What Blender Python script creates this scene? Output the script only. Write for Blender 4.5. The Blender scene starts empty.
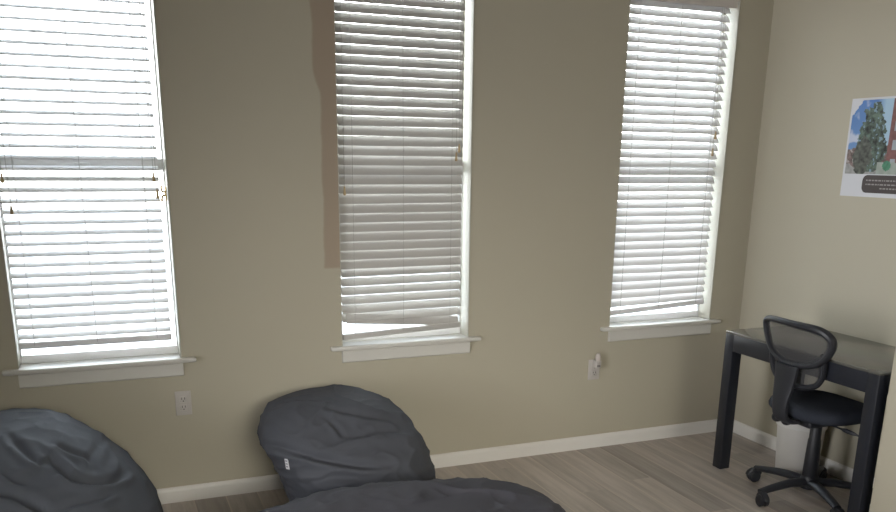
import bpy, bmesh, math, random
from mathutils import Vector, Matrix, noise
random.seed(7)
scene = bpy.context.scene
COL = scene.collection
R = math.radians

# ------------------------------------------------------------------ helpers
def lerp(a, b, t): return a + (b - a) * t

def finish(name, bm, mats, parent=None, smooth=False, sharp=35):
    me = bpy.data.meshes.new(name)
    bmesh.ops.recalc_face_normals(bm, faces=bm.faces)
    bm.to_mesh(me); bm.free()
    for m in (mats if isinstance(mats, (list, tuple)) else [mats]):
        me.materials.append(m)
    if smooth:
        for p in me.polygons: p.use_smooth = True
        try: me.set_sharp_from_angle(angle=R(sharp))
        except Exception: pass
    o = bpy.data.objects.new(name, me)
    COL.objects.link(o)
    if parent is not None: o.parent = parent
    return o

def empty(name, loc=(0, 0, 0), rz=0):
    o = bpy.data.objects.new(name, None)
    o.location = loc; o.rotation_euler = (0, 0, rz)
    o.empty_display_size = 0.1
    COL.objects.link(o)
    return o

def tag(o, label=None, cat=None, group=None, kind=None):
    if label: o['label'] = label
    if cat: o['category'] = cat
    if group: o['group'] = group
    if kind: o['kind'] = kind
    return o

def box(bm, x0, x1, y0, y1, z0, z1, bev=0.0, seg=2, M=None, mat=0):
    vs = [bm.verts.new((x, y, z)) for x in (x0, x1) for y in (y0, y1) for z in (z0, z1)]
    idx = [(0, 1, 3, 2), (4, 6, 7, 5), (0, 4, 5, 1), (2, 3, 7, 6), (0, 2, 6, 4), (1, 5, 7, 3)]
    fs = [bm.faces.new([vs[i] for i in f]) for f in idx]
    for f in fs: f.material_index = mat
    geo = set(vs)
    if bev > 0:
        es = list({e for f in fs for e in f.edges})
        r = bmesh.ops.bevel(bm, geom=es, offset=bev, segments=seg, profile=0.5, affect='EDGES')
        geo = set(r['verts']) | {v for v in vs if v.is_valid}
        for f in r['faces']: f.material_index = mat
    if M is not None:
        bmesh.ops.transform(bm, matrix=M, verts=[v for v in geo if v.is_valid])
    return geo

def boxobj(name, dims, mat, parent=None, bev=0.002, smooth=True, M=None):
    bm = bmesh.new(); box(bm, *dims, bev=bev, M=M)
    return finish(name, bm, mat, parent, smooth)

def catmull(pts, n, closed=False):
    P = [Vector(p) for p in pts]; out = []
    N = len(P); segs = N if closed else N - 1
    for i in range(segs):
        if closed: a, b, c, d = P[(i - 1) % N], P[i], P[(i + 1) % N], P[(i + 2) % N]
        else: a, b, c, d = P[max(i - 1, 0)], P[i], P[i + 1], P[min(i + 2, N - 1)]
        for k in range(n):
            t = k / n
            out.append(0.5 * ((2 * b) + (c - a) * t + (2 * a - 5 * b + 4 * c - d) * t * t + (3 * b - a - 3 * c + d) * t ** 3))
    if not closed: out.append(P[-1])
    return out

def tube(bm, pts, r, seg=8, closed=False, ref=None, flat=1.0, caps=True, mat=0):
    """sweep an ellipse (r across, r*flat along ref) along pts; r may be a list"""
    P = [Vector(p) for p in pts]; N = len(P); rings = []
    up = Vector(ref) if ref is not None else None
    prev = None
    for i in range(N):
        if closed: t = P[(i + 1) % N] - P[i - 1]
        else: t = P[min(i + 1, N - 1)] - P[max(i - 1, 0)]
        t.normalize()
        if up is not None: n = (up - t * up.dot(t))
        elif prev is not None: n = prev - t * prev.dot(t)
        else:
            a = Vector((0, 0, 1)) if abs(t.z) < .9 else Vector((1, 0, 0)); n = a - t * a.dot(t)
        n.normalize(); prev = n; b = t.cross(n)
        rr = r[i] if isinstance(r, (list, tuple)) else r
        rings.append([bm.verts.new(P[i] + n * (math.cos(2 * math.pi * k / seg) * rr * flat) + b * (math.sin(2 * math.pi * k / seg) * rr)) for k in range(seg)])
    for i in range(N if closed else N - 1):
        A, B = rings[i], rings[(i + 1) % N]
        for k in range(seg):
            f = bm.faces.new((A[k], A[(k + 1) % seg], B[(k + 1) % seg], B[k])); f.material_index = mat
    if caps and not closed:
        for q in (rings[0], rings[-1]):
            f = bm.faces.new(q); f.material_index = mat
    return rings

def lathe(bm, prof, seg=32, M=None, closed=False):
    rings = []
    for (r, z) in prof:
        ring = []
        for k in range(seg):
            a = 2 * math.pi * k / seg
            p = Vector((r * math.cos(a), r * math.sin(a), z))
            ring.append(bm.verts.new(M @ p if M is not None else p))
        rings.append(ring)
    for i in range(len(prof) if closed else len(prof) - 1):
        A, B = rings[i], rings[(i + 1) % len(prof)]
        for k in range(seg):
            bm.faces.new((A[k], A[(k + 1) % seg], B[(k + 1) % seg], B[k]))
    if not closed:
        for q in (rings[0], rings[-1]): bm.faces.new(q)
    return rings

# ------------------------------------------------------------------ materials
def mat(name, col, rough=.5, spec=.5, metal=0.0, bump=0, bscale=200, var=0, vscale=3, sheen=0, coat=0):
    m = bpy.data.materials.new(name); m.use_nodes = True
    nt = m.node_tree; b = nt.nodes['Principled BSDF']
    b.inputs['Base Color'].default_value = (*col, 1); b.inputs['Roughness'].default_value = rough
    b.inputs['Specular IOR Level'].default_value = spec; b.inputs['Metallic'].default_value = metal
    if sheen: b.inputs['Sheen Weight'].default_value = sheen; b.inputs['Sheen Roughness'].default_value = .5
    if coat: b.inputs['Coat Weight'].default_value = coat; b.inputs['Coat Roughness'].default_value = .08
    tc = nt.nodes.new('ShaderNodeTexCoord')
    if var:
        n = nt.nodes.new('ShaderNodeTexNoise'); n.inputs['Scale'].default_value = vscale; n.inputs['Detail'].default_value = 5
        nt.links.new(tc.outputs['Object'], n.inputs['Vector'])
        mx = nt.nodes.new('ShaderNodeMix'); mx.data_type = 'RGBA'
        mx.inputs['A'].default_value = (*[c * (1 - var) for c in col], 1); mx.inputs['B'].default_value = (*[min(1, c * (1 + var)) for c in col], 1)
        nt.links.new(n.outputs['Fac'], mx.inputs['Factor']); nt.links.new(mx.outputs['Result'], b.inputs['Base Color'])
    if bump:
        n = nt.nodes.new('ShaderNodeTexNoise'); n.inputs['Scale'].default_value = bscale; n.inputs['Detail'].default_value = 3
        nt.links.new(tc.outputs['Object'], n.inputs['Vector'])
        bp = nt.nodes.new('ShaderNodeBump'); bp.inputs['Strength'].default_value = bump; bp.inputs['Distance'].default_value = .002
        nt.links.new(n.outputs['Fac'], bp.inputs['Height']); nt.links.new(bp.outputs['Normal'], b.inputs['Normal'])
    return m

WALLC = (0.46, 0.427, 0.336)
M_wall = mat('wall_paint', WALLC, .6, .3, bump=.08, bscale=350)
M_ceil = mat('ceiling_paint', (.75, .73, .68), .8, .2)
M_trim = mat('white_trim_paint', (.62, .605, .56), .42, .4, var=.02)
M_base = mat('white_baseboard_paint', (.76, .74, .70), .42, .4)
M_jamb = mat('cream_jamb_paint', (.50, .485, .42), .5, .3)
M_frame = mat('white_vinyl', (.78, .78, .78), .4, .4)
M_bag = mat('charcoal_microsuede', (.070, .074, .087), .8, .2, bump=.25, bscale=600, var=.10, vscale=6)
M_bag_glare = mat('glare_lit_microsuede', (.090, .098, .116), .8, .2, bump=.25, bscale=600, var=.10, vscale=6)  # charcoal fabric lightened and blued to paint in the window glare
M_bag_dark = mat('dark_microsuede', (.052, .051, .060), .8, .2, bump=.25, bscale=600, var=.10, vscale=6)
M_tagw = mat('white_woven_label', (.62, .62, .64), .7)
M_tagink = mat('label_stitching', (.22, .22, .25), .7)
M_desk = mat('black_brown_laminate', (.015, .017, .024), .38, .45, var=.15, vscale=9)
M_top = mat('glossy_dark_desktop', (.095, .094, .084), .22, .9, var=.05, vscale=4, coat=.6)
M_plastic = mat('black_plastic', (.020, .0215, .027), .45, .45, bump=.1, bscale=500)
M_seat = mat('black_seat_fabric', (.028, .032, .043), .85, .2, bump=.5, bscale=900)
M_bin = mat('white_bin_plastic', (.66, .64, .60), .4, .4)
M_bag_liner = mat('white_bin_liner', (.70, .69, .66), .35, .4)
M_plate = mat('outlet_plastic', (.52, .49, .46), .4, .4)
M_slot = mat('dark_slot', (.03, .03, .03), .6)
M_brass = mat('brass_fitting', (.60, .43, .18), .4, .5, metal=.6)
M_tassel = mat('tassel_wood', (.48, .36, .20), .5)
M_cordw = mat('blind_cord', (.45, .44, .42), .8)
M_val = mat('valance_vinyl', (.60, .56, .52), .5, .3)
M_cable = mat('black_cable', (.012, .012, .014), .5)
M_out = mat('outdoor_paving', (.48, .47, .45), .9)

# back wall: the same paint with an old, browner unpainted strip left of the middle window
def wall_back_mat():
    m = M_wall.copy(); m.name = 'wall_paint_with_brown_strip'
    nt = m.node_tree; b = nt.nodes['Principled BSDF']
    tc = nt.nodes.new('ShaderNodeTexCoord'); sp = nt.nodes.new('ShaderNodeSeparateXYZ')
    nt.links.new(tc.outputs['Object'], sp.inputs['Vector'])
    nz = nt.nodes.new('ShaderNodeTexNoise'); nz.inputs['Scale'].default_value = 7; nz.inputs['Detail'].default_value = 6
    nt.links.new(tc.outputs['Object'], nz.inputs['Vector'])
    def math_(op, a, b_=None, c=None):
        n = nt.nodes.new('ShaderNodeMath'); n.operation = op
        for i, v in enumerate((a, b_, c)):
            if v is None: continue
            if isinstance(v, (int, float)): n.inputs[i].default_value = v
            else: nt.links.new(v, n.inputs[i])
        return n.outputs[0]
    def ramp(v, a, b_):  # smooth 0..1
        n = nt.nodes.new('ShaderNodeMapRange'); n.interpolation_type = 'SMOOTHSTEP'
        n.inputs['From Min'].default_value = a; n.inputs['From Max'].default_value = b_
        nt.links.new(v, n.inputs['Value']); return n.outputs['Result']
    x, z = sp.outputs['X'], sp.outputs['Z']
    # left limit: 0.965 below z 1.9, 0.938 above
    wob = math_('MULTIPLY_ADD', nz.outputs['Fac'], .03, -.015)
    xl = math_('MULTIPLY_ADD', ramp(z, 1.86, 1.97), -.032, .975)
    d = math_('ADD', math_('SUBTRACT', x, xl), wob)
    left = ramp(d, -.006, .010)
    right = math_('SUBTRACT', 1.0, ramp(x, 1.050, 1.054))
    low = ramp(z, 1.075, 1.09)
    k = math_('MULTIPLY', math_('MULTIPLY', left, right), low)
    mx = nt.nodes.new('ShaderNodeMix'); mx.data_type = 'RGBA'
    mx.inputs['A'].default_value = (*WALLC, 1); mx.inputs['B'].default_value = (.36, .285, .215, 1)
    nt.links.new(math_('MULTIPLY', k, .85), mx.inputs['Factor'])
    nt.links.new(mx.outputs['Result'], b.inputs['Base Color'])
    return m
M_wallb = wall_back_mat()

def floor_mat():
    m = bpy.data.materials.new('vinyl_planks'); m.use_nodes = True
    nt = m.node_tree; b = nt.nodes['Principled BSDF']; L = nt.links.new
    tc = nt.nodes.new('ShaderNodeTexCoord'); sp = nt.nodes.new('ShaderNodeSeparateXYZ'); L(tc.outputs['Object'], sp.inputs[0])
    def mth(op, a, b_=None):
        n = nt.nodes.new('ShaderNodeMath'); n.operation = op
        for i, v in enumerate((a, b_)):
            if v is None: continue
            if isinstance(v, (int, float)): n.inputs[i].default_value = v
            else: L(v, n.inputs[i])
        return n.outputs[0]
    W, LEN = .150, 1.22
    u = mth('DIVIDE', sp.outputs['X'], W); row = mth('FLOOR', u); fu = mth('FRACT', u)
    wn = nt.nodes.new('ShaderNodeTexWhiteNoise'); wn.noise_dimensions = '1D'; L(row, wn.inputs['W'])
    v = mth('ADD', mth('DIVIDE', sp.outputs['Y'], LEN), wn.outputs['Value'])
    cell = mth('FLOOR', v); fv = mth('FRACT', v)
    wn2 = nt.nodes.new('ShaderNodeTexWhiteNoise'); wn2.noise_dimensions = '2D'
    cb = nt.nodes.new('ShaderNodeCombineXYZ'); L(row, cb.inputs[0]); L(cell, cb.inputs[1]); L(cb.outputs[0], wn2.inputs['Vector'])
    # grain stretched along the plank
    mp = nt.nodes.new('ShaderNodeCombineXYZ'); L(mth('MULTIPLY', sp.outputs['X'], 26), mp.inputs[0])
    L(mth('MULTIPLY', sp.outputs['Y'], 1.6), mp.inputs[1]); L(mth('MULTIPLY', wn2.outputs['Value'], 40), mp.inputs[2])
    nz = nt.nodes.new('ShaderNodeTexNoise'); nz.inputs['Scale'].default_value = 1; nz.inputs['Detail'].default_value = 6; nz.inputs['Roughness'].default_value = .65
    L(mp.outputs[0], nz.inputs['Vector'])
    cr = nt.nodes.new('ShaderNodeValToRGB'); e = cr.color_ramp.elements
    e[0].position = .30; e[0].color = (.31, .272, .240, 1); e[1].position = .72; e[1].color = (.50, .445, .395, 1)
    el = e.new(.5); el.color = (.40, .353, .312, 1)
    L(nz.outputs['Fac'], cr.inputs['Fac'])
    hsv = nt.nodes.new('ShaderNodeHueSaturation'); L(cr.outputs['Color'], hsv.inputs['Color'])
    L(mth('ADD', mth('MULTIPLY', wn2.outputs['Value'], .34), .83), hsv.inputs['Value'])
    # joints: light caught on the bevelled edges, painted in as paler tan
    jx = mth('LESS_THAN', mth('MINIMUM', fu, mth('SUBTRACT', 1.0, fu)), .020)
    jy = mth('LESS_THAN', mth('MINIMUM', fv, mth('SUBTRACT', 1.0, fv)), .0022)
    j = mth('MAXIMUM', jx, jy)
    mx = nt.nodes.new('ShaderNodeMix'); mx.data_type = 'RGBA'; L(mth('ADD', mth('MULTIPLY', jx, .62), mth('MULTIPLY', jy, .12)), mx.inputs['Factor'])
    L(hsv.outputs['Color'], mx.inputs['A']); mx.inputs['B'].default_value = (.60, .52, .43, 1)
    L(mx.outputs['Result'], b.inputs['Base Color'])
    b.inputs['Roughness'].default_value = .42; b.inputs['Specular IOR Level'].default_value = .4
    bp = nt.nodes.new('ShaderNodeBump'); bp.inputs['Strength'].default_value = .15; bp.inputs['Distance'].default_value = .002
    L(nz.outputs['Fac'], bp.inputs['Height']); L(bp.outputs['Normal'], b.inputs['Normal'])
    return m
M_floor = floor_mat()

def slat_mat(name='white_slat_vinyl', base=(.78, .77, .76), thin=.17):
    m = bpy.data.materials.new(name); m.use_nodes = True
    nt = m.node_tree; b = nt.nodes['Principled BSDF']; out = nt.nodes['Material Output']
    b.inputs['Base Color'].default_value = (*base, 1); b.inputs['Roughness'].default_value = .4
    t = nt.nodes.new('ShaderNodeBsdfTranslucent'); t.inputs['Color'].default_value = (.80, .79, .80, 1)
    mx = nt.nodes.new('ShaderNodeMixShader'); mx.inputs['Fac'].default_value = thin
    nt.links.new(b.outputs[0], mx.inputs[1]); nt.links.new(t.outputs[0], mx.inputs[2]); nt.links.new(mx.outputs[0], out.inputs['Surface'])
    return m
M_slat_thin = slat_mat()
M_slat_shaded = slat_mat('shaded_slat_vinyl', (.48, .465, .44), .02)  # slats greyed and nearly opaque, painting in the middle window's dimmer light
M_slat = M_slat_thin

def glass_mat():
    m = bpy.data.materials.new('window_glass'); m.use_nodes = True
    nt = m.node_tree; out = nt.nodes['Material Output']; nt.nodes.remove(nt.nodes['Principled BSDF'])
    tr = nt.nodes.new('ShaderNodeBsdfTransparent'); tr.inputs['Color'].default_value = (.95, .97, .97, 1)
    gl = nt.nodes.new('ShaderNodeBsdfGlossy'); gl.inputs['Roughness'].default_value = .02
    fr = nt.nodes.new('ShaderNodeFresnel'); fr.inputs['IOR'].default_value = 1.45
    mx = nt.nodes.new('ShaderNodeMixShader')
    nt.links.new(fr.outputs[0], mx.inputs['Fac']); nt.links.new(tr.outputs[0], mx.inputs[1]); nt.links.new(gl.outputs[0], mx.inputs[2])
    nt.links.new(mx.outputs[0], out.inputs['Surface'])
    return m
M_glass = glass_mat()

def mesh_mat():
    """fine woven net of the chair back: real see-through holes between threads"""
    m = bpy.data.materials.new('black_net'); m.use_nodes = True
    nt = m.node_tree; out = nt.nodes['Material Output']; b = nt.nodes['Principled BSDF']
    b.inputs['Base Color'].default_value = (.070, .070, .072, 1); b.inputs['Roughness'].default_value = .6
    tr = nt.nodes.new('ShaderNodeBsdfTransparent'); mx = nt.nodes.new('ShaderNodeMixShader')
    tc = nt.nodes.new('ShaderNodeTexCoord'); ck = nt.nodes.new('ShaderNodeTexNoise')
    ck.inputs['Scale'].default_value = 900; nt.links.new(tc.outputs['Object'], ck.inputs['Vector'])
    mr = nt.nodes.new('ShaderNodeMapRange'); mr.inputs['From Min'].default_value = .35; mr.inputs['From Max'].default_value = .65
    mr.inputs['To Min'].default_value = .24; mr.inputs['To Max'].default_value = .42
    nt.links.new(ck.outputs['Fac'], mr.inputs['Value']); nt.links.new(mr.outputs['Result'], mx.inputs['Fac'])
    nt.links.new(b.outputs[0], mx.inputs[1]); nt.links.new(tr.outputs[0], mx.inputs[2]); nt.links.new(mx.outputs[0], out.inputs['Surface'])
    return m
M_net = mesh_mat()

# ------------------------------------------------------------------ the room
XC = 3.492          # right wall of the desk alcove
XR = 2.990          # right wall nearer the camera
YR = -1.500         # where the alcove ends
XL, YF, ZC = -2.6, -6.2, 2.80
WIN = [(-.380, .296), (1.051, 1.728), (2.580, 3.268)]
ZS, ZT = .700, 2.450  # opening of the windows
TH = .16

def structure(name, bm, m): return tag(finish(name, bm, m), kind='structure')

bm = bmesh.new(); box(bm, XL - .1, XC + .1, YF - .1, TH, -.06, 0); structure('floor', bm, M_floor)
bm = bmesh.new(); box(bm, XL - .1, XC + .1, YF - .1, TH, ZC, ZC + .1); structure('ceiling', bm, M_ceil)
bm = bmesh.new()
xs = [XL - .1] + [v for w in WIN for v in w] + [XC + .1]
# back wall: one sheet with three holes, front and back skins plus reveals
def wall_with_holes(bm):
    zs = [0, ZS - .026, ZT, ZC]
    grid = {}
    for yi, y in enumerate((0, TH)):
        for i, x in enumerate(xs):
            for k, z in enumerate(zs): grid[(yi, i, k)] = bm.verts.new((x, y, z))
    for i in range(len(xs) - 1):
        for k in range(3):
            if k == 1 and i in (1, 3, 5): continue
            for yi in (0, 1):
                bm.faces.new([grid[(yi, i, k)], grid[(yi, i + 1, k)], grid[(yi, i + 1, k + 1)], grid[(yi, i, k + 1)]])
    for i in (1, 3, 5):
        loop = [(i, 1), (i + 1, 1), (i + 1, 2), (i, 2)]
        for a in range(4):
            p, q = loop[a], loop[(a + 1) % 4]
            bm.faces.new([grid[(0, *p)], grid[(0, *q)], grid[(1, *q)], grid[(1, *p)]])
    for i in range(len(xs) - 1):
        for k in (0, 3): bm.faces.new([grid[(0, i, k)], grid[(0, i + 1, k)], grid[(1, i + 1, k)], grid[(1, i, k)]])
    for i in (0, len(xs) - 1):
        for k in range(3): bm.faces.new([grid[(0, i, k)], grid[(0, i, k + 1)], grid[(1, i, k + 1)], grid[(1, i, k)]])
wall_with_holes(bm); structure('wall_back', bm, M_wallb)
bm = bmesh.new(); box(bm, XC, XC + .1, YR, 0, 0, ZC); structure('wall_right', bm, M_wall)
bm = bmesh.new(); box(bm, XR, XC + .1, YF, YR, 0, ZC); structure('wall_right_near', bm, M_wall)
bm = bmesh.new(); box(bm, XL - .1, XL, YF, 0, 0, ZC); structure('wall_left', bm, M_wall)
bm = bmesh.new(); box(bm, XL - .1, XC + .1, YF - .1, YF, 0, ZC); structure('wall_front', bm, M_wall)

def baseboard(name, p0, p1, nrm):
    """profile extruded from p0 to p1 on the floor, nrm points into the room"""
    prof = [(0, 0), (.014, 0), (.014, .058), (.011, .068), (.006, .0745), (0, .0745)]
    bm = bmesh.new(); rows = []
    for p in (p0, p1):
        rows.append([bm.verts.new((p[0] + nrm[0] * d, p[1] + nrm[1] * d, z)) for d, z in prof])
    n = len(prof)
    for k in range(n): bm.faces.new((rows[0][k], rows[0][(k + 1) % n], rows[1][(k + 1) % n], rows[1][k]))
    bm.faces.new(rows[0]); bm.faces.new(rows[1])
    structure(name, bm, M_base)
baseboard('baseboard_back', (XL, 0), (XC, 0), (0, -1))
baseboard('baseboard_right', (XC, -.014), (XC, YR), (-1, 0))
baseboard('baseboard_right_near', (XR, YR), (XR, YF), (-1, 0))
baseboard('baseboard_left', (XL, -.014), (XL, YF), (1, 0))

bm = bmesh.new(); box(bm, -60, 60, .4, 90, -3.6, -3.5); structure('ground_outdoors', bm, M_out)

# ------------------------------------------------------------------ windows
ZM = 1.553
for n, (x0, x1) in enumerate(WIN, 1):
    w = tag(empty('window_%d' % n, ((x0 + x1) / 2, 0, ZS)), kind='structure')
    ox, oz = (x0 + x1) / 2, ZS
    def B(name, dims, m, bev=.0015, parent=None):
        a, b, c, d, e, f = dims
        return boxobj(name, (a - ox, b - ox, c, d, e - oz, f - oz), m, parent or w, bev)
    # lining of the opening
    B('jamb', (x0, x0 + .004, -.001, .10, ZS, ZT), M_jamb)
    B('jamb', (x1 - .006, x1, -.004, .10, ZS, ZT), M_jamb)
    B('head_jamb', (x0 + .008, x1 - .008, -.006, .10, ZT - .008, ZT), M_trim)
    bm = bmesh.new(); box(bm, x0 - .060 - ox, x1 + .060 - ox, -.036, -.0005, -.019, .003, .007); box(bm, x0 - ox, x1 - ox, -.004, TH, -.0255, -.0003)
    finish('sill', bm, M_trim, w, True)
    bm = bmesh.new()
    prof = [(0, 0), (.012, 0), (.017, .006), (.017, .058), (.012, .0635), (0, .0635)]
    rows = [[bm.verts.new((x - ox, -d, ZS - .083 + z - oz)) for d, z in prof] for x in (x0 - .002, x1 + .002)]
    for k in range(6): bm.faces.new((rows[0][k], rows[0][(k + 1) % 6], rows[1][(k + 1) % 6], rows[1][k]))
    bm.faces.new(rows[0]); bm.faces.new(rows[1])
    finish('apron', bm, M_trim, w)
    # double hung sashes
    for nm, za, zb, ya, yb in (('lower_sash', ZS, ZM + .024, .100, .125), ('upper_sash', ZM - .026, ZT, .127, .152)):
        bm = bmesh.new(); s = .012
        lo = .036 if nm == 'lower_sash' else .05
        hi = .05
        box(bm, x0 - ox, x0 + s - ox, ya, yb, za - oz, zb - oz, .002)
        box(bm, x1 - s - ox, x1 - ox, ya, yb, za - oz, zb - oz, .002)
        box(bm, x0 + s - ox, x1 - s - ox, ya, yb, za - oz, za + lo - oz, .002)
        box(bm, x0 + s - ox, x1 - s - ox, ya, yb, zb - hi - oz, zb - oz, .002)
        so = finish(nm, bm, M_frame, w, True)
        bm = bmesh.new(); ym = (ya + yb) / 2
        box(bm, x0 + s - ox, x1 - s - ox, ym - .002, ym + .002, za + lo - oz, zb - hi - oz)
        finish('pane', bm, M_glass, so)
    bm = bmesh.new(); box(bm, -.03, .03, .088, .100, ZM - oz - .012, ZM - oz + .006, .003); box(bm, -.008, .022, .080, .090, ZM - oz - .006, ZM - oz + .004, .002)
    finish('sash_lock', bm, M_frame, w, True)

# ------------------------------------------------------------------ blinds
PITCH, SW = .0440, .050
def slat(bm, L, z, tilt, dz=0.0, y=0.0, x0=0.0):
    """a crowned slat, room edge down by tilt; dz = rise of its right end"""
    n, th = 6, .0022
    def pt(x, s, side):
        crown = .0035 * (1 - (2 * s / SW) ** 2)
        a, b = s, crown + side * th
        yy = a * math.cos(tilt) - b * math.sin(tilt)
        zz = a * math.sin(tilt) + b * math.cos(tilt)
        return (x0 + x, y + yy, z + zz + dz * (x / L - .5))
    cols = []
    for x in (0, L):
        top = [bm.verts.new(pt(x, -SW / 2 + SW * k / n, .5)) for k in range(n + 1)]
        bot = [bm.verts.new(pt(x, -SW / 2 + SW * k / n, -.5)) for k in range(n, -1, -1)]
        cols.append(top + bot)
    m = len(cols[0])
    for k in range(m): bm.faces.new((cols[0][k], cols[0][(k + 1) % m], cols[1][(k + 1) % m], cols[1][k]))
    bm.faces.new(cols[0]); bm.faces.new(cols[1])

def blind(idx, tilt_of, rail, last_z, label, special=None, M_slat=M_slat_thin):
    x0, x1 = WIN[idx]
    L = .628 if idx != 2 else .640
    xa = x0 + .012
    YB = .040
    root = tag(empty('window_blind', (xa, YB, ZT - .008)), label, 'window blind')
    Z = ZT - .008
    def lz(z): return z - Z
    # head rail and its valance
    bm = bmesh.new(); box(bm, 0, L + .02, -.022, .030, lz(Z - .045), 0, .002); finish('head_rail', bm, M_val, root, True)
    bm = bmesh.new()
    prof = [(-.026, -.064), (-.034, -.064), (-.037, -.056), (-.037, -.014), (-.033, -.004), (-.026, -.004)]
    rows = [[bm.verts.new((x, y, z)) for y, z in prof] for x in (-.003, L + .024)]
    for k in range(6): bm.faces.new((rows[0][k], rows[0][(k + 1) % 6], rows[1][(k + 1) % 6], rows[1][k]))
    bm.faces.new(rows[0]); bm.faces.new(rows[1]); finish('valance', bm, M_val, root)
    bm = bmesh.new(); z = Z - .070; rnd = random.Random(idx)
    while z > last_z:
        t, dz = tilt_of(z)
        slat(bm, L, lz(z), R(t + rnd.uniform(-1.5, 1.5)), dz + rnd.uniform(-.0012, .0012)); z -= PITCH
    finish('slats', bm, M_slat, root, True, 40)
    if special: special(root, L, lz)
    zl, zr = rail
    ang = math.atan2(zr - zl, L)
    Mt = Matrix.Translation((0, 0, lz(zl))) @ Matrix.Rotation(-ang, 4, 'Y')
    bm = bmesh.new(); box(bm, 0, L, -.024, .024, -.014, .014, .004, M=Mt); finish('bottom_rail', bm, M_slat, root, True)
    for fx in (.10, .50, .90):
        for yy in (-.027, .027):
            bm = bmesh.new(); zb = lerp(zl, zr, fx)
            tube(bm, [(fx * L, yy, -.046), (fx * L, yy, lz((Z + zb) / 2)), (fx * L, yy * .9, lz(zb))], .0009, 6)
            finish('ladder_cord', bm, M_cordw, root, True)
    return root, L, lz

def tassel(root, x, z0, lz, y=-.034, name='lift_cord'):
    bm = bmesh.new(); tube(bm, [(x, y + .01, -.060), (x, y, -.2), (x, y, lz(z0))], .0010, 6)
    c = finish(name, bm, M_cordw, root, True)
    bm = bmesh.new()
    lathe(bm, [(.0015, .002), (.0035, 0), (.0055, -.022), (.0075, -.034), (.0055, -.040)], 12, Matrix.Translation((x, y, lz(z0))))
    finish('tassel', bm, M_tassel, c, True)

# leftmost: nearly open
r1, L1, lz1 = blind(0, lambda z: (20, 0), (.795, .795), .805,
      'white slatted blind with nearly level slats, hanging in the leftmost window')
tassel(r1, .615, 1.45, lz1); tassel(r1, .605, 1.52, lz1); tassel(r1, .020, 1.515, lz1, name='tilt_cord'); tassel(r1, .040, 1.39, lz1, name='tilt_cord')

# middle: nearly closed, tangled at the bottom
def tilt2(z):
    if z > 1.44: return 61, 0
    if z > 1.06: return 71, .003
    if z > .80: return 46, .004
    return 46, .0
def fallen(root, L, lz):
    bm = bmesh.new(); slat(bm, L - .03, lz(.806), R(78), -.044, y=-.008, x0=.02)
    finish('slipped_slat', bm, M_slat_shaded, root, True, 40)
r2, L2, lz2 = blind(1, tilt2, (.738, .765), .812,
      'blind with nearly closed, shade-darkened slats and a slipped lower slat, in the middle window', fallen, M_slat_shaded)
tassel(r2, .600, 1.66, lz2); tassel(r2, .585, 1.62, lz2); tassel(r2, .020, 1.46, lz2, name='tilt_cord')

# right: half open with crooked bottom rail
r3, L3, lz3 = blind(2, lambda z: (52, .022 * max(0, (1.0 - z) / .2) if z < 1.0 else 0), (.770, .806), .800,
      'white slatted blind with a crooked bottom rail, in the window nearest the desk')
tassel(r3, .600, 1.75, lz3); tassel(r3, .590, 1.66, lz3)

# brass cleat on the right jamb of the leftmost window
cl = tag(empty('cord_cleat', (.288, .035, 1.43)), 'small brass cord cleat on the right jamb of the leftmost window', 'cord cleat')
bm = bmesh.new(); box(bm, -.006, 0, -.008, .008, -.03, .03, .002); finish('back_plate', bm, M_brass, cl, True)
for s in (-1, 1):
    bm = bmesh.new(); tube(bm, catmull([(-.004, 0, s * .006), (-.018, 0, s * .010), (-.022, -.001, s * .026), (-.020, -.002, s * .036)], 5), [.005] * 15 + [.003], 8)
    finish('prong', bm, M_brass, cl, True)

# ------------------------------------------------------------------ wall outlets
def outlet(cx, cz, label):
    o = tag(empty('wall_outlet', (cx, 0, cz)), label, 'wall outlet')
    bm = bmesh.new(); box(bm, -.036, .036, -.007, 0, -.058, .058, .003, 3); finish('cover_plate', bm, M_plate, o, True)
    for s in (-1, 1):
        bm = bmesh.new(); box(bm, -.017, .017, -.0095, -.006, s * .0195 - .0145, s * .0195 + .0145, .004, 3)
        f = finish('socket', bm, M_plate, o, True)
        bm = bmesh.new()
        for dx in (-.0065, .0065): box(bm, dx - .0014, dx + .0014, -.0102, -.0090, s * .0195 - .001, s * .0195 + .009)
        lathe(bm, [(.0028, 0), (.0028, .0012)], 10, Matrix.Translation((0, -.0090, s * .0195 - .008)) @ Matrix.Rotation(R(90), 4, 'X'))
        finish('slots', bm, M_slot, f)
    bm = bmesh.new(); lathe(bm, [(.0035, 0), (.0035, .001), (.002, .002)], 12, Matrix.Translation((0, -.007, 0)) @ Matrix.Rotation(R(90), 4, 'X'))
    finish('screw', bm, M_plate, o, True)
    return o
outlet(.287, .484, 'white duplex wall outlet with nothing plugged in, below the leftmost window')
outlet(2.497, .462, 'white wall outlet with a plug-in device, between middle window and desk')
pf = tag(empty('plug_in_freshener', (2.503, -.010, .492)), 'small pale plug-in air freshener in the wall outlet nearer the desk', 'air freshener')
bm = bmesh.new(); box(bm, -.020, .020, -.030, 0, -.016, .030, .008, 3); finish('body', bm, M_plate, pf, True)
bm = bmesh.new(); lathe(bm, [(.012, 0), (.015, .006), (.015, .026), (.010, .036), (.006, .040)], 16, Matrix.Translation((0, -.020, .028))); finish('bottle', bm, mat('cloudy_bottle', (.55, .50, .47), .25), pf, True)
bm = bmesh.new(); box(bm, -.010, .010, -.034, -.028, -.008, .004, .002); finish('vent', bm, mat('grey_vent', (.25, .23, .22), .5), pf, True)

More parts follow.
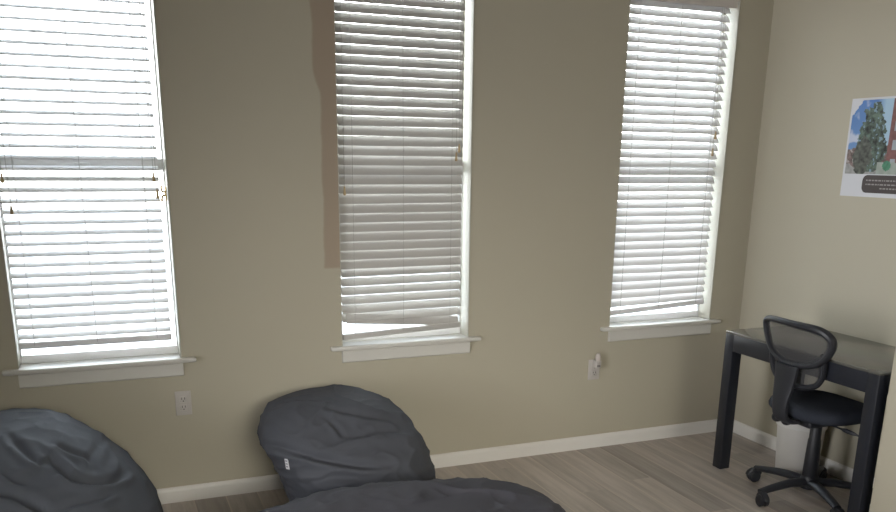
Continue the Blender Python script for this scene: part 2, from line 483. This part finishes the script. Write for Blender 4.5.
# ------------------------------------------------------------------ poster
def poster():
    W_, H_ = .62, .462
    o = empty('poster', (XC, -.627, 1.434))
    # local: u runs toward -y (to the right as seen), v up
    tilt = R(.6)
    def P(u, v, d): return (-d, -(u * math.cos(tilt) - v * math.sin(tilt) * 0), v - u * math.sin(tilt) * .0)
    paper = mat('poster_paper', (.62, .63, .66), .5, .3)
    bm = bmesh.new(); box(bm, -.0015, 0, -W_, 0, 0, H_); finish('paper', bm, paper, o)
    # printed picture: a fine grid with a colour per cell
    NU, NV = 150, 92
    u0, u1, v0, v1 = .012, W_ - .012, .108, H_ - .010
    def n2(u, v, s, seed=0): return noise.noise(Vector((u * s + seed, v * s, seed * 3.1)))
    def fbm(u, v, s, seed=0): return n2(u, v, s, seed) + .5 * n2(u, v, s * 2, seed + 5) + .25 * n2(u, v, s * 4, seed + 9)
    def col(u, v):
        t = (v - v0) / (v1 - v0)
        # sky with cloud
        c = Vector((.07, .18, .46)).lerp(Vector((.16, .30, .54)), 1 - t)
        k = fbm(u, v, 16, 2) + .9 * math.exp(-((v - .27) / .02) ** 2) - .35
        if k > 0: c = c.lerp(Vector((.50, .55, .66)), min(1, k * 2))
        if u + (H_ - v) * .95 < .085 + .01 * n2(u, v, 60, 4): c = Vector((.62, .63, .66))
        if u > .155: c = c.lerp(Vector((.36, .52, .66)), min(1, (u - .155) / .05))
        # distant houses on the left
        if v < .235 + .02 * n2(u, 0, 30, 7):
            c = Vector((.17, .12, .11)) * (1 + .8 * fbm(u, v, 60, 3))
            if n2(u, v, 45, 11) > .32: c = Vector((.36, .32, .30))
        # pale road in front
        if v < .150 - .12 * (u - .0) + .02 * n2(u, v, 20, 1): c = Vector((.30, .30, .29)) * (1 + .3 * n2(u, v, 60, 8))
        # tall dark green tree
        wdt = .085 * (1 - ((v - .25) / .20) ** 2) + .03 * fbm(u, v, 26, 6)
        if abs(u - .150) < wdt and v > .12 and v < .44:
            c = Vector((.055, .080, .062)) * (1.2 + 1.6 * fbm(u, v, 55, 5))
            if n2(u, v, 70, 13) > .42: c = Vector((.20, .30, .36))
        wd2 = .055 * (1 - ((v - .19) / .10) ** 2)
        if abs(u - .105) < wd2 + .015 * fbm(u, v, 30, 3) and v < .29: c = Vector((.05, .055, .045)) * (1.5 + 1.5 * fbm(u, v, 55, 1))
        # red brick building on the right
        if u > .245 and v > .165 - .05 * (u - .245):
            c = Vector((.20, .085, .08)) * (1 + .3 * n2(u, v, 50, 2))
            fu, fv = (u - .25) % .075, (v - .2) % .085
            if .020 < fu < .050 and .02 < fv < .065: c = Vector((.34, .37, .41))
        elif u > .20 and v < .165: c = Vector((.32, .36, .32)) * (1 + .2 * n2(u, v, 40, 3))
        # round green shrub
        if (u - .255) ** 2 + (v - .148) ** 2 < .0235 ** 2: c = Vector((.05, .19, .11)) * (1.1 + .4 * n2(u, v, 80, 3))
        return [max(0, x) for x in c]
    bm = bmesh.new(); lay = bm.loops.layers.float_color.new('print')
    g = [[bm.verts.new((-.0018, -lerp(u0, u1, i / NU), lerp(v0, v1, j / NV))) for j in range(NV + 1)] for i in range(NU + 1)]
    for i in range(NU):
        for j in range(NV):
            f = bm.faces.new((g[i][j], g[i + 1][j], g[i + 1][j + 1], g[i][j + 1]))
            c = col(lerp(u0, u1, (i + .5) / NU), lerp(v0, v1, (j + .5) / NV))
            for l in f.loops: l[lay] = (*c, 1)
    pm = bpy.data.materials.new('poster_print'); pm.use_nodes = True
    b = pm.node_tree.nodes['Principled BSDF']; b.inputs['Roughness'].default_value = .45
    a = pm.node_tree.nodes.new('ShaderNodeAttribute'); a.attribute_name = 'print'
    pm.node_tree.links.new(a.outputs['Color'], b.inputs['Base Color'])
    finish('printed_picture', bm, pm, o)
    # dark rounded caption panel with three lines of tiny pale print
    bm = bmesh.new(); pts = []
    a0, a1, b0, b1, r = .128, .560, .020, .104, .028
    for cx, cz, s in ((a1 - r, b1 - r, 0), (a0 + r, b1 - r, 90), (a0 + r, b0 + r, 180), (a1 - r, b0 + r, 270)):
        for k in range(9):
            t = R(s + k * 11.25); pts.append((cx + r * math.cos(t), cz + r * math.sin(t)))
    bm.faces.new([bm.verts.new((-.0026, -u, v)) for u, v in pts])
    rr = bmesh.ops.extrude_face_region(bm, geom=list(bm.faces)); 
    for v in [e for e in rr['geom'] if isinstance(e, bmesh.types.BMVert)]: v.co.x += .0007
    finish('caption_panel', bm, mat('caption_brown', (.060, .048, .046), .5), o)
    bm = bmesh.new(); rnd = random.Random(3)
    for k, v in enumerate((.079, .060, .042)):
        u = .150 if k < 2 else .235; end = .545 if k < 2 else .44
        while u < end:
            w = rnd.uniform(.006, .022); box(bm, -.0030, -.0026, -u - w, -u, v - .0032, v + .0032); u += w + .005
    finish('caption_lines', bm, mat('caption_print', (.29, .27, .265), .5), o)
    tag(o, 'colour photo poster of a tree, blue sky and brick building on the right wall', 'poster')
poster()

# ------------------------------------------------------------------ where the camera stands and looks
from mathutils.bvhtree import BVHTree
CAM_P = Vector((0, -3.96, 1.597))
yaw, pitch, roll = R(22.21140528), R(15.89891914), R(.67971006)
fwd = Vector((math.sin(yaw) * math.cos(pitch), math.cos(yaw) * math.cos(pitch), -math.sin(pitch)))
r0 = Vector((math.cos(yaw), -math.sin(yaw), 0)); u0 = r0.cross(fwd)
r_ = r0 * math.cos(roll) + u0 * math.sin(roll); u_ = -r0 * math.sin(roll) + u0 * math.cos(roll)
def pixel_ray(px, py):
    return (fwd + r_ * ((px - 448.31) / 845.53) - u_ * ((py - 398.23) / 845.53)).normalized()

# ------------------------------------------------------------------ bean bags
def bean_bag(name, keys, loc, label, dents=(), seed=0, amp=1.0, power=2.35, NT=220, creases=(), NR=130, lean=0.0, m=None):
    """keys: rows (x_left, x_right, y_back, y_front, z) from floor to crown; rings are superellipses"""
    K = [Vector((k[0], k[1], 0)) for k in keys]
    ext = catmull([(k[0], k[1], k[4]) for k in keys], 14); ext2 = catmull([(k[2], k[3], 0) for k in keys], 14)
    # resample to NR rows
    bm = bmesh.new(); rows = []
    n = len(ext)
    def wr(p):
        """folds of slack fabric: a few stretched ridges in warped directions"""
        q = p + Vector((noise.noise(p * 2.6 + Vector((seed, 0, 0))), noise.noise(p * 2.6 + Vector((0, seed, 4))), noise.noise(p * 2.6 + Vector((3, 1, seed))))) * .10
        a = 1 - abs(noise.noise(Vector((q.x * 3.2 + q.z * 2.0, q.y * 3.0, q.z * 8.5 - q.x * 3.0)) + Vector((seed, seed * 2, 0)))) * 2
        b = 1 - abs(noise.noise(Vector((q.x * 9 - q.z * 5, q.y * 7, q.z * 15 + q.x * 5)) + Vector((seed * 3, 0, seed)))) * 2
        c = noise.noise(p * 3.1 + Vector((seed * 5, 0, 0)))
        d = noise.noise(p * 30 + Vector((seed, 3, 0)))
        return (.011 * (a ** 3 if a > 0 else 0) + .007 * (b * b if b > 0 else 0) + .010 * c + .0010 * d) * amp
    for r in range(NR):
        f = r / (NR - 1) * (n - 1); i = min(int(f), n - 2); t = f - i
        e = ext[i].lerp(ext[i + 1], t); e2 = ext2[i].lerp(ext2[i + 1], t)
        cx, rx, cy, ry, z = (e.x + e.y) / 2, (e.y - e.x) / 2, (e2.x + e2.y) / 2, abs(e2.x - e2.y) / 2, max(e.z, 0)
        row = []
        for k in range(NT):
            a = 2 * math.pi * k / NT; ca, sa = math.cos(a), math.sin(a)
            x = cx + rx * math.copysign(abs(ca) ** (2 / power), ca); y = cy + ry * math.copysign(abs(sa) ** (2 / power), sa)
            row.append(Vector((x, y, max(0, z + lean * (x - (keys[0][0] + keys[0][1]) / 2) * min(1, z / .3)))))
        rows.append(row)
    V = [[bm.verts.new(p) for p in row] for row in rows]
    for r in range(NR - 1):
        for k in range(NT): bm.faces.new((V[r][k], V[r][(k + 1) % NT], V[r + 1][(k + 1) % NT], V[r + 1][k]))
    bm.faces.new(V[0]); bm.faces.new(V[-1])
    bmesh.ops.recalc_face_normals(bm, faces=bm.faces); bm.normal_update()
    nrm = {v: v.normal.copy() for v in bm.verts}
    tree = BVHTree.FromBMesh(bm); lines = []
    for (px, wid, dep) in creases:
        pts = [tree.ray_cast(CAM_P, pixel_ray(*q))[0] for q in px]
        pts = [p for p in pts if p is not None]
        if len(pts) > 1: lines.append((catmull(pts, 4), wid, dep))
    for v in bm.verts:
        p = v.co.copy(); d = wr(p)
        for (c, rad, dep) in dents:
            q = Vector((( p.x - c[0]) / rad[0], (p.y - c[1]) / rad[1], (p.z - c[2]) / rad[2]))
            d -= dep * math.exp(-q.length_squared)
        for (pts, wid, dep) in lines:
            best, along = 9, 0
            for q in range(len(pts) - 1):
                a, b = pts[q], pts[q + 1]; ab = b - a
                t = max(0, min(1, (p - a).dot(ab) / max(ab.length_squared, 1e-9))); dd = (p - a - ab * t)
                if dd.length < best: best, side, along = dd.length, dd.z, (q + t) / (len(pts) - 1)
            ends = min(1, 4 * along + .25, 4 * (1 - along) + .25)
            sd = best if side > 0 else -best
            d += ends * dep * (-math.exp(-(sd / wid) ** 2) + .75 * math.exp(-((sd + wid * 1.6) / wid) ** 2) + .25 * math.exp(-((sd - wid * 2.0) / (wid * 1.3)) ** 2))
        fade = min(1, p.z / .05)
        v.co = p + nrm[v] * d * fade
        if v.co.z < 0: v.co.z = 0
    for v in bm.verts: v.co -= Vector(loc)
    return tag(finish(name, bm, m or M_bag, None, True, 80), label, 'bean bag'), loc

def setloc(o, loc): o.location = loc

# middle, by the wall
keys2 = [(.79, 1.23, -.16, -.80, 0.0), (.71, 1.305, -.09, -.86, .03), (.682, 1.312, -.075, -.88, .12), (.662, 1.310, -.07, -.87, .20), (.625, 1.293, -.065, -.85, .29),
         (.583, 1.275, -.065, -.82, .37), (.568, 1.243, -.075, -.77, .43), (.588, 1.190, -.10, -.70, .485), (.635, 1.112, -.15, -.63, .527), (.72, 1.01, -.24, -.55, .560), (.82, .90, -.34, -.45, .568)]
bag2, l2 = bean_bag('bean_bag', keys2, (.98, -.48, 0), 'charcoal bean bag with small white tag, standing against the wall under the middle window',
    seed=3, creases=[([(266, 444), (285, 449), (310, 456), (340, 462), (365, 466), (392, 466)], .016, .020), ([(328, 408), (350, 413), (372, 417), (390, 420), (402, 428)], .018, .014),
                     ([(326, 418), (336, 426), (344, 436)], .012, .010), ([(280, 404), (305, 401), (330, 402)], .018, .007), ([(350, 436), (380, 432), (412, 434)], .022, .010), ([(305, 484), (335, 478), (370, 480)], .016, .012)],
    dents=[((.82, -.75, .46), (.25, .2, .10), .012)])
setloc(bag2, l2)
# leftmost, cut by the picture's edge
keys1 = [(-.86, .04, -.16, -1.05, 0.0), (-.97, .10, -.10, -1.14, .03), (-1.0, .128, -.08, -1.17, .14), (-1.0, .120, -.07, -1.17, .26), (-.97, .060, -.07, -1.12, .375),
         (-.93, -.020, -.08, -1.00, .447), (-.86, -.098, -.11, -.86, .508), (-.77, -.178, -.16, -.72, .556), (-.67, -.250, -.22, -.58, .584), (-.52, -.36, -.30, -.44, .592)]
bag1, l1 = bean_bag('bean_bag', keys1, (-.43, -.6, 0), 'grey bean bag with sat-in hollow, under the leftmost window',
    seed=11, amp=.7, m=M_bag_glare, dents=[((-.36, -1.0, .40), (.26, .25, .12), .070)],
    creases=[([(10, 436), (22, 449), (36, 460), (46, 464)], .016, .012), ([(44, 452), (60, 466), (74, 477), (98, 482), (118, 478), (128, 470)], .018, .020), ([(54, 444), (76, 453), (92, 460)], .016, .010),
             ([(-12, 484), (0, 487), (16, 490), (36, 498), (54, 508)], .016, .016), ([(48, 507), (76, 499), (104, 495), (112, 490)], .016, .013), ([(104, 440), (92, 456), (96, 472)], .018, .009), ([(2, 470), (14, 478), (26, 480)], .014, .009)])
setloc(bag1, l1)
# nearest, only its crown in the picture
keys3 = [(.14, 1.33, -1.10, -2.06, 0.0), (.0, 1.415, -.98, -2.16, .03), (-.05, 1.46, -.955, -2.20, .12), (-.045, 1.455, -.96, -2.20, .22), (-.01, 1.43, -1.0, -2.15, .32),
         (.07, 1.40, -1.08, -2.05, .375), (.20, 1.35, -1.18, -1.93, .417), (.46, 1.285, -1.30, -1.80, .443), (.85, 1.16, -1.44, -1.62, .450)]
bag3, l3 = bean_bag('bean_bag', keys3, (.9, -1.56, 0), 'dark bean bag in the foreground, cut off by the lower edge of the picture', seed=23, amp=1.2, power=2.6, lean=.060, m=M_bag_dark)
setloc(bag3, l3)
# seam piping over the crown of the front bag
bm = bmesh.new()

# white tag on the middle bag
from mathutils.bvhtree import BVHTree
def on_surface(o, origin, direction):
    dg = BVHTree.FromPolygons([o.matrix_world @ v.co if False else v.co + o.location for v in o.data.vertices], [p.vertices for p in o.data.polygons])
    h = dg.ray_cast(Vector(origin), Vector(direction).normalized()); return h[0], h[1]
bm.free()
# ------------------------------------------------------------------ desk
D0x, D1x, D0y, D1y, DZ = 2.972, 3.486, -.497, -1.462, .7495
desk = tag(empty('desk', (D0x, D0y, 0)), 'black parsons desk with glossy top and square legs, against the right wall', 'desk')
def LB(name, x0, x1, y0, y1, z0, z1, m, bev=.0025):
    return boxobj(name, (x0 - D0x, x1 - D0x, y0 - D0y, y1 - D0y, z0, z1), m, desk, bev)
LG, AP = .062, .088
LB('tabletop', D0x, D1x, D1y, D0y, DZ - .012, DZ, [M_top], .002)
bm = bmesh.new()
for (a, b, c, d) in ((0, .035, D1y - D0y + LG, -LG), (D1x - D0x - .035, D1x - D0x, D1y - D0y + LG, -LG), (LG, D1x - D0x - LG, -.035, 0), (LG, D1x - D0x - LG, D1y - D0y, D1y - D0y + .035)):
    box(bm, a, b, c, d, DZ - .012 - AP, DZ - .0125, .001)
finish('apron', bm, M_desk, desk, True)
for xa in (D0x, D1x - LG):
    for ya in (D0y - LG, D1y):
        LB('leg', xa, xa + LG, ya, ya + LG, 0, DZ - .0125, M_desk)

# ------------------------------------------------------------------ waste bin
bn = tag(empty('waste_bin', (3.340, -.722, 0)), 'white plastic waste bin under the desk behind the office chair', 'waste bin')
bm = bmesh.new(); lathe(bm, [(.004, .006), (.096, .006), (.100, 0), (.104, .004), (.121, .290), (.125, .294), (.125, .304), (.119, .304), (.117, .29), (.101, .012), (.004, .012)], 40)
finish('bucket', bm, M_bin, bn, True)
bm = bmesh.new()
lathe(bm, [(.127 , .262), (.1285, .306), (.116, .309), (.110, .27), (.112, .262), (.114, .30), (.1262, .302), (.1255, .262)], 40, closed=True)
for v in bm.verts: v.co.z += .006 * noise.noise(Vector((v.co.x * 40, v.co.y * 40, 1)))
finish('liner', bm, M_bag_liner, bn, True)

# ------------------------------------------------------------------ office chair
TH_ = R(0)
chair = tag(empty('office_chair', (3.118, -1.030, 0), TH_), 'black mesh-back office swivel chair pulled up to the desk', 'office chair')
# local: +x is the way the chair faces (to the desk), +y its left
# star base
hubz = .085
bm = bmesh.new()
lathe(bm, [(.030, .052), (.042, .056), (.044, .100), (.036, .118), (.030, .120)], 24); finish('hub', bm, M_plastic, chair, True)
for k in range(5):
    a = R(34.5 + 72 * k)
    d = Vector((math.cos(a), math.sin(a), 0))
    bm = bmesh.new()
    pts = [d * .030 + Vector((0, 0, .086)), d * .12 + Vector((0, 0, .090)), d * .22 + Vector((0, 0, .080)), d * .292 + Vector((0, 0, .068))]
    tube(bm, catmull(pts, 5), [lerp(.030, .0205, i / 15) for i in range(16)], 10, ref=(0, 0, 1), flat=.72)
    arm = finish('base_arm', bm, M_plastic, chair, True)
    cxy = d * .283
    bm = bmesh.new(); tube(bm, [cxy + Vector((0, 0, .066)), cxy + Vector((0, 0, .040))], .006, 8)
    sw = R(34.5 + 72 * k + (-20, 60, 80, 20, 30)[k]); wd = Vector((math.cos(sw), math.sin(sw), 0))
    ax = Vector((-wd.y, wd.x, 0))
    c0 = cxy + wd * .014 + Vector((0, 0, .0300))
    Mc = Matrix.Translation(c0) @ ax.to_track_quat('Z', 'Y').to_matrix().to_4x4()
    for s in (-1, 1):
        lathe(bm, [(.006, s * .004), (.0275, s * .004), (.0300, s * .007), (.0300, s * .019), (.024, s * .024), (.006, s * .025)], 18, Mc)
    # hood over the twin wheels
    hood = [c0 + Matrix.Rotation(R(t), 4, ax) @ Vector((0, 0, .033)) for t in (-70, -40, -10, 20, 50, 80)]
    tube(bm, hood, .013, 8, ref=ax, flat=1.3)
    finish('caster', bm, M_plastic, arm, True)
# gas column with its tapered cover
bm = bmesh.new(); lathe(bm, [(.034, .110), (.036, .118), (.034, .20), (.030, .30), (.027, .31), (.027, .395), (.024, .40)], 24); finish('gas_column', bm, M_plastic, chair, True)
# mechanism under the seat
bm = bmesh.new(); box(bm, -.12, .09, -.075, .075, .388, .424, .012, 3); finish('tilt_mechanism', bm, M_plastic, chair, True)
bm = bmesh.new()
pts = catmull([(.0, -.06, .402), (.008, -.11, .398), (.020, -.165, .392), (.032, -.215, .386), (.04, -.245, .382)], 6)
tube(bm, pts, [.0045] * 9 + [.006, .009, .0105, .0105, .0105, .0105, .010, .008, .006, .005] + [.005] * (len(pts) - 19), 8); finish('lever', bm, M_plastic, chair, True)
# back edge brackets that hang like loops below the rear of the seat
for yy in (.004, .066):
    bm = bmesh.new()
    tube(bm, catmull([(-.165, yy - .028, .436), (-.190, yy - .024, .414), (-.196, yy, .404), (-.190, yy + .024, .414), (-.165, yy + .028, .436)], 5), .008, 8)
    finish('under_seat_loop', bm, M_plastic, chair, True)
# seat cushion
bm = bmesh.new(); NT_ = 72
def seat_ring(sx, sy, z, dome=0.0, cx=.02):
    row = []; sx *= .93; sy *= .93; z += .008
    for k in range(NT_):
        a = 2 * math.pi * k / NT_; ca, sa = math.cos(a), math.sin(a); pw = 2 / 2.9
        x = sx * math.copysign(abs(ca) ** pw, ca); y = sy * math.copysign(abs(sa) ** pw, sa)
        zz = z
        if x > .10: zz -= .9 * (x - .10) ** 2      # waterfall front
        zz += .10 * y * y * (1 if dome else 0)
        row.append(bm.verts.new((cx + x, y, zz)))
    return row
rings = [seat_ring(.05, .05, .424), seat_ring(.19, .195, .424), seat_ring(.217, .222, .430), seat_ring(.230, .236, .444), seat_ring(.232, .238, .458), seat_ring(.224, .230, .474, 1), seat_ring(.200, .206, .485, 1), seat_ring(.15, .155, .488, 1), seat_ring(.06, .06, .486, 1), seat_ring(.01, .01, .486, 1)]
for A, B_ in zip(rings, rings[1:]):
    for k in range(NT_): bm.faces.new((A[k], A[(k + 1) % NT_], B_[(k + 1) % NT_], B_[k]))
bm.faces.new(rings[0]); bm.faces.new(rings[-1])
finish('seat', bm, M_seat, chair, True, 60)
# backrest: bent frame surfaces as a function of (s, h)
BX = -.212
def backpt(s, h, off=0.0):
    """s across (+ = chair's left), h height; curved round the sitter and leaning back"""
    return Vector((BX + off + 1.05 * s * s - .16 * (h - .70), s, h))
def loop(ctrl, n, off=0.0): return [backpt(p.x, p.y, off) for p in catmull([(a, b, 0) for a, b in ctrl], n, True)]
up = [(.98 * a, .70 + .875 * (b - .692)) for a, b in [(.205, .862), (.195, .888), (.150, .903), (.050, .908), (-.060, .906), (-.150, .897), (-.198, .868), (-.207, .825), (-.185, .768), (-.135, .718), (-.060, .694), (.030, .692), (.105, .712), (.160, .752), (.192, .810)]]
bm = bmesh.new(); LP = loop(up, 6); tube(bm, LP, [.0150 + .0035 * max(0, min(1, (-p.y + .02) / .16)) for p in LP], 10, closed=True, ref=(1, 0, 0), flat=1.15); finish('back_frame', bm, M_plastic, chair, True)
def fill(ctrl, off, name, m):
    bm = bmesh.new(); P = [p for p in catmull([(a, b, 0) for a, b in ctrl], 6, True)]
    c = sum(P, Vector()) / len(P); prev = None; NRr = 12
    for r in range(1, NRr + 1):
        ring = [bm.verts.new(backpt(*(c.lerp(p, r / NRr)).xy, off)) for p in P]
        if prev is None: bm.faces.new(ring)
        else:
            for k in range(len(P)): bm.faces.new((prev[k], prev[(k + 1) % len(P)], ring[(k + 1) % len(P)], ring[k]))
        prev = ring
    return finish(name, bm, m, chair, True, 80)
fill(up, 0.0, 'back_net', M_net)
lowr = [(.80 * a, b + .012) for a, b in [(.190, .735), (.196, .690), (.186, .640), (.150, .603), (.080, .585), (0, .580), (-.080, .585), (-.150, .603), (-.186, .640), (-.197, .690), (-.200, .760)]]
P = [backpt(p.x, p.y, .012) for p in catmull([(a, b, 0) for a, b in lowr], 6)]
bm = bmesh.new(); tube(bm, P, .0135, 10, ref=(1, 0, 0), flat=1.2); finish('lumbar_frame', bm, M_plastic, chair, True)
fill([(.80 * a, b + .012) for a, b in [(.185, .720), (.190, .680), (.180, .640), (.145, .607), (.080, .591), (0, .586), (-.080, .591), (-.145, .607), (-.180, .640), (-.190, .680), (-.185, .720), (-.10, .705), (0, .70), (.10, .705)]], .012, 'lumbar_net', M_net)
# spine carrying the back down to the seat
bm = bmesh.new()
sp = [(-.150, 0, .418), (-.205, 0, .425), (-.238, 0, .455), (-.246, 0, .52), (-.236, 0, .60), (-.232, 0, .695)]
wv = [.045, .045, .042, .046, .058, .068]
pts = catmull(sp, 5); ws = [v.x for v in catmull([(w, 0, 0) for w in wv], 5)]
rows = []
for i, p in enumerate(pts):
    t = (pts[min(i + 1, len(pts) - 1)] - pts[max(i - 1, 0)]).normalized(); n = Vector((0, 1, 0)).cross(t).normalized()
    w = ws[i]; rows.append([bm.verts.new(p + Vector((0, y, 0)) + n * d) for y, d in ((-w, -.006), (-w * .7, -.013), (w * .7, -.013), (w, -.006), (w, .008), (-w, .008))])
for A, B_ in zip(rows, rows[1:]):
    for k in range(6): bm.faces.new((A[k], A[(k + 1) % 6], B_[(k + 1) % 6], B_[k]))
bm.faces.new(rows[0]); bm.faces.new(rows[-1])
finish('back_spine', bm, M_plastic, chair, True, 50)

# ------------------------------------------------------------------ camera
cd = bpy.data.cameras.new('camera'); cam = bpy.data.objects.new('camera', cd); COL.objects.link(cam)
cam.matrix_world = Matrix(((r_.x, u_.x, -fwd.x, CAM_P.x), (r_.y, u_.y, -fwd.y, CAM_P.y), (r_.z, u_.z, -fwd.z, CAM_P.z), (0, 0, 0, 1)))
cd.sensor_fit = 'HORIZONTAL'; cd.sensor_width = 36; cd.lens = 845.53 * 36 / 896
cd.shift_y = (398.23 - 256) / 896; cd.shift_x = 0; cd.clip_start = .05
scene.camera = cam
bpy.context.view_layer.update()

# the small white tag, sewn in the side seam of the middle bag
h, nn = on_surface(bag2, CAM_P, pixel_ray(288, 463))
tp = Vector((.665, -.72, .30)) if h is None else h
nn = Vector((-.4, -.9, 0)) if nn is None else nn
zax = nn.normalized(); yax = (Vector((-.16, 0, 1)) - zax * Vector((-.16, 0, 1)).dot(zax)).normalized(); xax = yax.cross(zax)
Mt = Matrix((( xax.x, yax.x, zax.x, tp.x), (xax.y, yax.y, zax.y, tp.y), (xax.z, yax.z, zax.z, tp.z), (0, 0, 0, 1)))
Mt = Matrix.Translation(-bag2.location) @ Mt
bm = bmesh.new(); box(bm, -.010, .010, -.026, .026, .002, .006, .001, M=Mt)
tg = finish('tag', bm, M_tagw, bag2); tg['label'] = 'small white sewn-in tag'
bm = bmesh.new()
for v in (-.014, -.002, .011): box(bm, -.006, .006, v - .003, v + .003, .006, .0066, M=Mt)
finish('tag_print', bm, M_tagink, tg)

# ------------------------------------------------------------------ light
w = bpy.data.worlds.new('sky'); scene.world = w; w.use_nodes = True
nt = w.node_tree; bg = nt.nodes['Background']
tc = nt.nodes.new('ShaderNodeTexCoord'); sx = nt.nodes.new('ShaderNodeSeparateXYZ'); nt.links.new(tc.outputs['Generated'], sx.inputs[0])
cr = nt.nodes.new('ShaderNodeValToRGB'); e = cr.color_ramp.elements
e[0].position = .0; e[0].color = (1, .98, .95, 1); e[1].position = .8; e[1].color = (.72, .84, 1, 1)
nt.links.new(sx.outputs['Z'], cr.inputs['Fac']); nt.links.new(cr.outputs['Color'], bg.inputs['Color'])
bg.inputs['Strength'].default_value = 14

def area(name, loc, size, power, col, rot):
    l = bpy.data.lights.new(name, 'AREA'); l.shape = 'RECTANGLE'; l.size, l.size_y = size; l.energy = power; l.color = col
    o = bpy.data.objects.new(name, l); o.location = loc; o.rotation_euler = rot; COL.objects.link(o); return o
area('ceiling_fill', (.4, -3.2, ZC - .02), (2.4, 2.4), 2, (1, .94, .84), (0, 0, 0))  # added soft fill under the ceiling
fw = area('front_wall_fill', (1.0, YF + .05, 1.9), (2.6, 1.0), 24, (1, .96, .87), (R(66), 0, R(-4))); fw.data.spread = R(48)  # added fill on a windowless wall, aimed down to brighten the lower back wall

lw = area('left_wall_fill', (XL + .05, -2.6, 1.45), (2.0, 1.9), 55, (.98, .98, 1), (R(88), 0, R(-74))); lw.data.spread = R(75)  # invented side source, added to brighten the right wall; no window in wall_left

vs = scene.view_settings
vs.view_transform = 'Standard'; vs.look = 'None'; vs.gamma = 1; vs.use_curve_mapping = False; vs.exposure = 0.0
